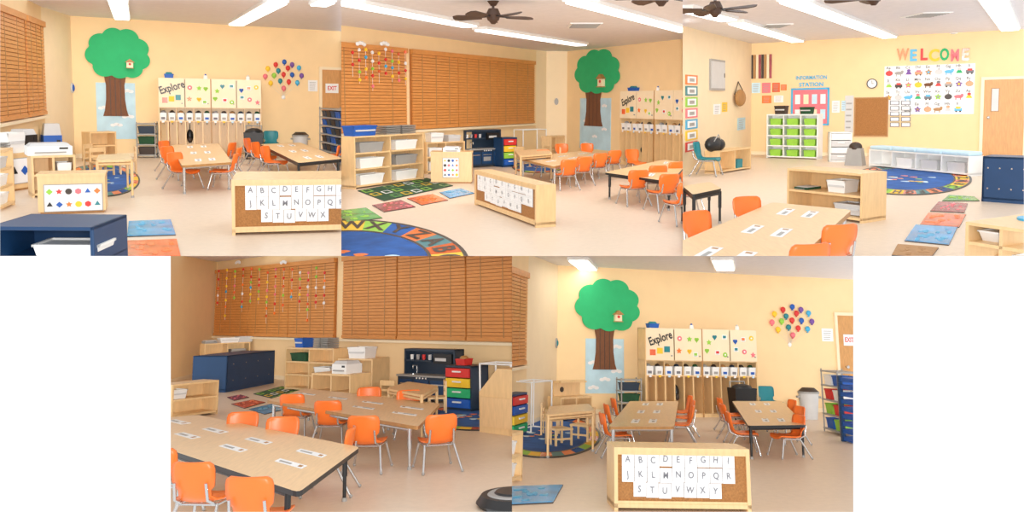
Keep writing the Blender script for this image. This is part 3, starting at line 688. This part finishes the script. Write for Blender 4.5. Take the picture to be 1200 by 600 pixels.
a,b,c,d=bw.rect(1001,114,1041,160); o=Obj("brown_bulletin_board",R,bw.T); o.box(a,b,-.02,-.001,c,d,"cork"); 
for u,v,q,r_ in((a,b,c,c+.03),(a,b,d-.03,d),(a,a+.03,c,d),(b-.03,b,c,d)): o.box(u,v,-.03,-.001,q,r_,"wood_dark")
o.done()
papers(bw,[(990,112,1000,156,"lightgrey")],"white_pocket_chart")
o=Obj("calendar_cards",R,bw.T)
for i in range(2):
    for j in range(5): a,b,c,d=bw.rect(1043+13*i,118+6.4*j,1054+13*i,123+6.4*j); o.box(a,b,-.026,-.014,c,d,"ink"); o.box(a+.02,b-.02,-.03,-.026,c+.015,d-.015,"paper")
o.done()
door(bw,1153,93,1201,(1162,104,1170,130),None,.12)
s=Fr(R,898,185,958,187); H=s.z(898,134); open_shelf(s,H,.35,3,4,("lime",),"white_cubby_with_green_bins","white",1.1,"white")
tub(s,s.W*.25,H,.3,.25,.22,"dark","basket_of_supplies"); tub(s,s.W*.75,H,.3,.25,.18,"dgreen","basket_of_supplies")
s=Fr(R,972,190,998,190); drawers(s,s.z(972,155),.3,["white","lightgrey","white","lightgrey"],"white","white_plastic_drawers")
s=Fr(R,986,194,1012,195); o=Obj("carry_bag",R,s.T); o.taper(s.W*.5,.2,0,.4,s.W*.8,.3,s.W*.6,.2,"grey"); o.ball((s.W*.5,.2,.42),(s.W*.3,.12,.12),"dark"); o.done()
s=Fr(R,1018,195,1135,207); H=s.z(1018,172); open_shelf(s,H-.05,.35,4,1,("white","lightgrey"),"white_bench_shelf","white",.6,"white")
o=Obj("bench_cushion",R,s.T)
for i in range(4): o.box(s.W*i/4+.01,s.W*(i+1)/4-.01,0,.35,H-.05,H+.03,"lblue")
o.bev=.03; o.done()
round_rug(R,1066,211,73,18,True,0,26,.74)
mat_(R,[(1112,229),(1142,231),(1148,236),(1104,236)],"green2"); mat_(R,[(1100,237),(1134,239),(1130,250),(1090,248)],"maroon"); mat_(R,[(1088,250),(1132,252),(1124,267),(1078,264)],"redmat"); mat_(R,[(1073,264),(1122,267),(1112,288),(1060,283)],"blue2")
mat_(R,[(1052,287),(1100,291),(1090,304),(1045,300)],"wood_dark")
s=Fr(R,922,250,1010,262); open_shelf(s,s.z(922,197),.5,1,2,("white",),p=0)
H=s.z(922,197); tub(s,s.W*.6,H*.5+.03,.28,.3,.16,"white","white_basket",.1); tub(s,s.W*.75,.07,.4,.3,.14,"lightgrey","white_basket",.1); printer(s,.18,H*.5+.03,.2,.3,.04,"dgreen","book_stack")
s=Fr(R,843,204,880,198); open_shelf(s,s.z(843,177),.35,2,1,("teal",),"wooden_bench",p=0)
H=s.z(843,177); o=Obj("black_duffel_bag",R,s.T); o.ball((.12,.2,H+.13),(.3,.15,.17),"black"); o.ball((.25,.15,H+.12),(.18,.12,.13),"black"); o.tube([(-.05,.1,H+.2),(.1,.08,H+.34),(.25,.1,H+.2)],.012,"grey"); o.done()
o=Obj("teal_box",R,s.T); o.taper(s.W*.7,.15,.06,.25,.25,.2,.25,.2,"teal"); o.done()
chair(R,829,206,60,1.25,"teal")
s=Fr(R,1150,236,1206,240); navy(s,s.z(1147,183),.45)
s=Fr(R,1130,312,1215,328); open_shelf(s,s.z(1126,259),1.3,2,2,("lightgrey","white"),p=.6); H=s.z(1126,259)
o=Obj("blue_puzzle_toy",R,s.T); o.cyl((.3,.6,H),(.3,.6,H+.02),.17,.17,"skyblue",20); 
for i in range(4): o.ball((.22+.06*i,.6,H+.05),(.03,.03,.04),["yellow","red","wood_dark","orange"][i],8,6)
o.done()
table(R,[(800,218),(832,213),(846,221),(812,228)],edge="black",leg="black",cards=0)
table(R,[(905,237),(998,246),(905,330),(745,305)],edge="wood_dark",cards=3,th=.05)
for c in [(804,290,60),(886,296,15),(831,322,25),(966,336,195),(930,368,195),(806,250,90)]: chair(R,*c)
# =================================================================== VIEW 4 (window side)
R=Room(200,600,300,600,365,3.05)
shell(R,30)
bw=Fr(R,248,437,640,474); wall("wall_window",bw,0,4)
lw=Fr(R,170,456,248,437); wall("wall_left",lw,3,0)
blinds(bw,[(254,293),(294,340),(341,394),(404,467),(469,548),(550,640)],1.05,2.78)
strings(bw,258,392,314,380,14)
s=Fr(R,238,446,292,442); open_shelf(s,s.z(238,403),.35,2,2,("white","grey"),p=.7); H=s.z(238,403); tub(s,s.W*.55,H,.5,.25,.12,"white"); printer(s,s.W*.15,H,.3,.25,.08,"grey","game_box")
tub(s,s.W*.9,H,.4,.25,.14,"lightgrey")
s=Fr(R,265,460,321,449); navy(s,s.z(265,417),.8)
s=Fr(R,200,493,255,485); open_shelf(s,s.z(230,448),.4,1,2,("white",),p=0); H=s.z(230,448); tub(s,s.W*.2,H*.5+.03,.35,.3,.14,"white","white_basket",.1)
s=Fr(R,333,457,390,462); open_shelf(s,s.z(333,407),.4,2,3,("white","dgreen","grey"),p=.7); H=s.z(333,407); tub(s,s.W*.25,H,.3,.3,.19,"blue"); trays(s,s.W*.7,H,.5,.3,6)
s=Fr(R,395,470,436,472); open_shelf(s,s.z(395,420),.5,1,2,("white",),p=0); H=s.z(395,420); tub(s,s.W*.5,H,.42,.35,.2,"white")
s=Fr(R,364,482,410,486); open_shelf(s,s.z(364,437),.45,2,2,("white",),p=.4); H=s.z(364,437); printer(s,s.W*.65,H,.33,.35,.2)
s=Fr(R,466,468,526,473); kitchen(s,s.z(466,409))
s=Fr(R,522,480,553,483); H=s.z(522,428); drawers(s,H,.4,["red","yellow","green","blue"],"kitchen")
o=Obj("red_basket",R,s.T); o.bin(s.W*.4,.2,H,.22,.2,.1,"red"); o.ball((s.W*.4,.2,H+.1),(.08,.07,.05),"wood_dark",8,5); o.done()
frame_stand(Fr(R,563,492,600,496),.8)
s=Fr(R,562,506,612,513); H=s.z(600,433); o=Obj("wooden_play_cabinet",R,s.T); W=s.W
o.box(0,W,0,.5,0,H*.62,"wood"); o.box(W*.45,W,0,.5,H*.62,H,"wood")
o.add([(0,0,H*.62),(W*.45,0,H*.62),(W*.45,0,H),(0,.5,H*.62),(W*.45,.5,H*.62),(W*.45,.5,H)],[(0,1,2),(5,4,3),(0,2,5,3)],"wood"); o.box(W*.05,W*.9,-.02,-.001,.08,H*.55,"wood_top"); o.done()
round_rug(R,560,490,70,15,False)
kidtable(R,[(453,455),(478,447),(514,452),(495,463)],.55)
for c in [(460,482,150),(512,484,-80),(518,466,-90)]: woodchair(R,*c)
mat_(R,[(271,474),(296,469),(311,472),(286,479)],"redmat"); mat_(R,[(292,480),(318,474),(338,479),(310,486)],"blue2"); mat_(R,[(266,466),(282,463),(292,466),(274,470)],"maroon")
o=Obj("alphabet_rug",R); P=[R.fl(*p) for p in[(297,462),(330,453),(358,458),(326,469)]]
o.slab([p[:] for p in P],.001,.012,"dgreen","black")
for i in range(5):
    for j in range(3):
        q=[bil((i+a)/5,(j+b)/3) for a,b in((.15,.18),(.85,.18),(.85,.8),(.15,.8))]; o.slab([x[:] for x in q],.012,.014,["lime","yellow","green2","paper"][(i*2+j)%4]); cc=bil((i+.5)/5,(j+.5)/3); o.slab([(cc+(x-cc)*.6)[:] for x in q],.014,.016,"dgreen")
o.done()
table(R,[(312,469),(358,455),(516,473),(490,500)],edge="wood_dark",cards=4)
table(R,[(232,486),(422,524),(350,577),(110,498)],edge="black",leg="black",cards=4)
for c in [(347,512,175),(388,524,178),(431,551,175),(512,550,200),(432,506,10),(385,578,-90),(238,630,172),(304,656,172),(196,606,172),(480,512,10),(277,552,5),(325,562,5)]: chair(R,*c)
p=R.fl(602,592); o=Obj("round_black_rocker_toy",R,Matrix.Translation((p.x,p.y,0))); r=.29
for k in range(3):
    o.cyl((0,0,.0+k*.03),(0,0,.03+k*.03),r*(1.0,1.08,1.0)[k],r*(1.08,1.0,.92)[k],"black",28)
o.cyl((0,0,.09),(0,0,.1),r*.75,r*.7,"grey",24); o.cyl((0,0,.1),(0,0,.115),r*.55,r*.5,"black",24); o.done()

# =================================================================== VIEW 5 (frontal)
R=Room(600,1000,300,600,394,3.0)
shell(R,24)
bw=Fr(R,652,485,1000,483); wall("wall_back",bw,0,3)
pw=Fr(R,616,500,652,485); wall("wall_pilaster",pw,0,.02,"wall_light")
lw=Fr(R,570,524,616,500); wall("wall_left",lw,2,0)
blinds(lw,[(560,613)],1.1,2.6)
striplight(R,(677,301),(690,313),.4,5); striplight(R,(846,301),(850,313),.4,8)
tree(bw,711,361,38,34,694,722,433,(686,397,731,461),(722,371))
cb=Fr(R,757,489,890,489); cubbies(cb,cb.z(757,384))
balloons(bw,927,376,22,15,(925,404))
papers(bw,[(963,385,976,400)])
door(bw,981,370,1003,None,(987,392,1000,405),.3)
o=Obj("wall_thermostat",R,pw.T); a=pw.hit(652,402); o.disc(a[0]-.05,a[1],.06,.1,-.03,-.002,"grey"); o.ball((a[0]-.05,-.03,a[1]),(.04,.03,.06),"teal",10,6); o.done()
rk=Fr(R,728,489,753,489); rack(rk,rk.z(728,443),.3,4,["dark","dgreen","kitchen"])
rk=Fr(R,965,505,985,512); rack(rk,rk.z(965,432),.4,5,["blue","lime","red","white"],"metal_rack_shelf",.7)
s=Fr(R,987,517,1016,526); o=Obj("stack_of_blue_cots",R,s.T); H=s.z(985,440)
n=9
for i in range(n):
    z=.02+H*i/n; o.box(0,s.W,0,.9,z,z+H/n*.55,"blue"); 
    for x in(.03,s.W-.03): o.box(x-.03,x+.03,-.02,.04,z-.02,z+H/n*.8,"navy")
o.done()
trashcan(R,949,491,.62,.2)
s=Fr(R,863,492,890,492); o=Obj("stroller_bag",R,s.T); o.taper(s.W/2,.2,.05,.6,s.W*.8,.3,s.W*.95,.35,"black"); o.ball((s.W/2,.2,.6),(s.W*.42,.17,.08),"black"); 
for x in(.05,.35): o.cyl((x-.02,.1,.05),(x+.02,.1,.05),.05,.05,"dark")
o.tube([(.04,.3,.5),(.04,.3,.72),(.36,.3,.72),(.36,.3,.5)],.012,"grey"); o.done()
chair(R,904,490,10,1.1,"teal")
table(R,[(738,470),(795,470),(790,500),(713,500)],edge="wood_dark",cards=3)
table(R,[(858,470),(916,470),(945,498),(877,499)],edge="black",leg="black",cards=3)
for c in [(722,535,95),(725,519,95),(732,508,95),(797,520,-95),(799,510,-90),(797,502,-90),(857,506,90),(862,517,90),(872,532,80),(924,536,-80),(926,520,-80),(918,508,-85)]: chair(R,*c)
s=Fr(R,657,494,694,491); open_shelf(s,s.z(657,466),.35,2,1,("white",),"wooden_play_stove",p=0); H=s.z(657,466)
o=Obj("wooden_play_stove_back",R,s.T); o.box(.1,s.W-.05,.28,.32,H,H+.28,"wood"); o.box(.1,s.W-.05,.1,.32,H+.25,H+.28,"wood"); o.disc(.3,H+.12,.05,.05,.27,.28,"dark",12); o.done()
round_rug(R,640,512,64,25,False)
kidtable(R,[(644,476),(690,473),(697,481),(640,486)],.55)
for c in [(655,522,30),(683,517,-30),(645,510,80)]: woodchair(R,*c)
frame_stand(Fr(R,622,508,646,503),.8)
s=Fr(R,599,514,617,508); H=s.z(604,462); drawers(s,H,.45,["red","blue","yellow","green"],"navy")
s=Fr(R,585,575,612,563); open_shelf(s,s.z(612,505),.4,1,2,("white",),p=.3)
mat_(R,[(600,571),(660,569),(648,590),(590,593)],"blue2")
dv=Fr(R,720,599,881,601); letter_divider(dv,dv.z(716,524),.4,(9,9,7),.02,.93)
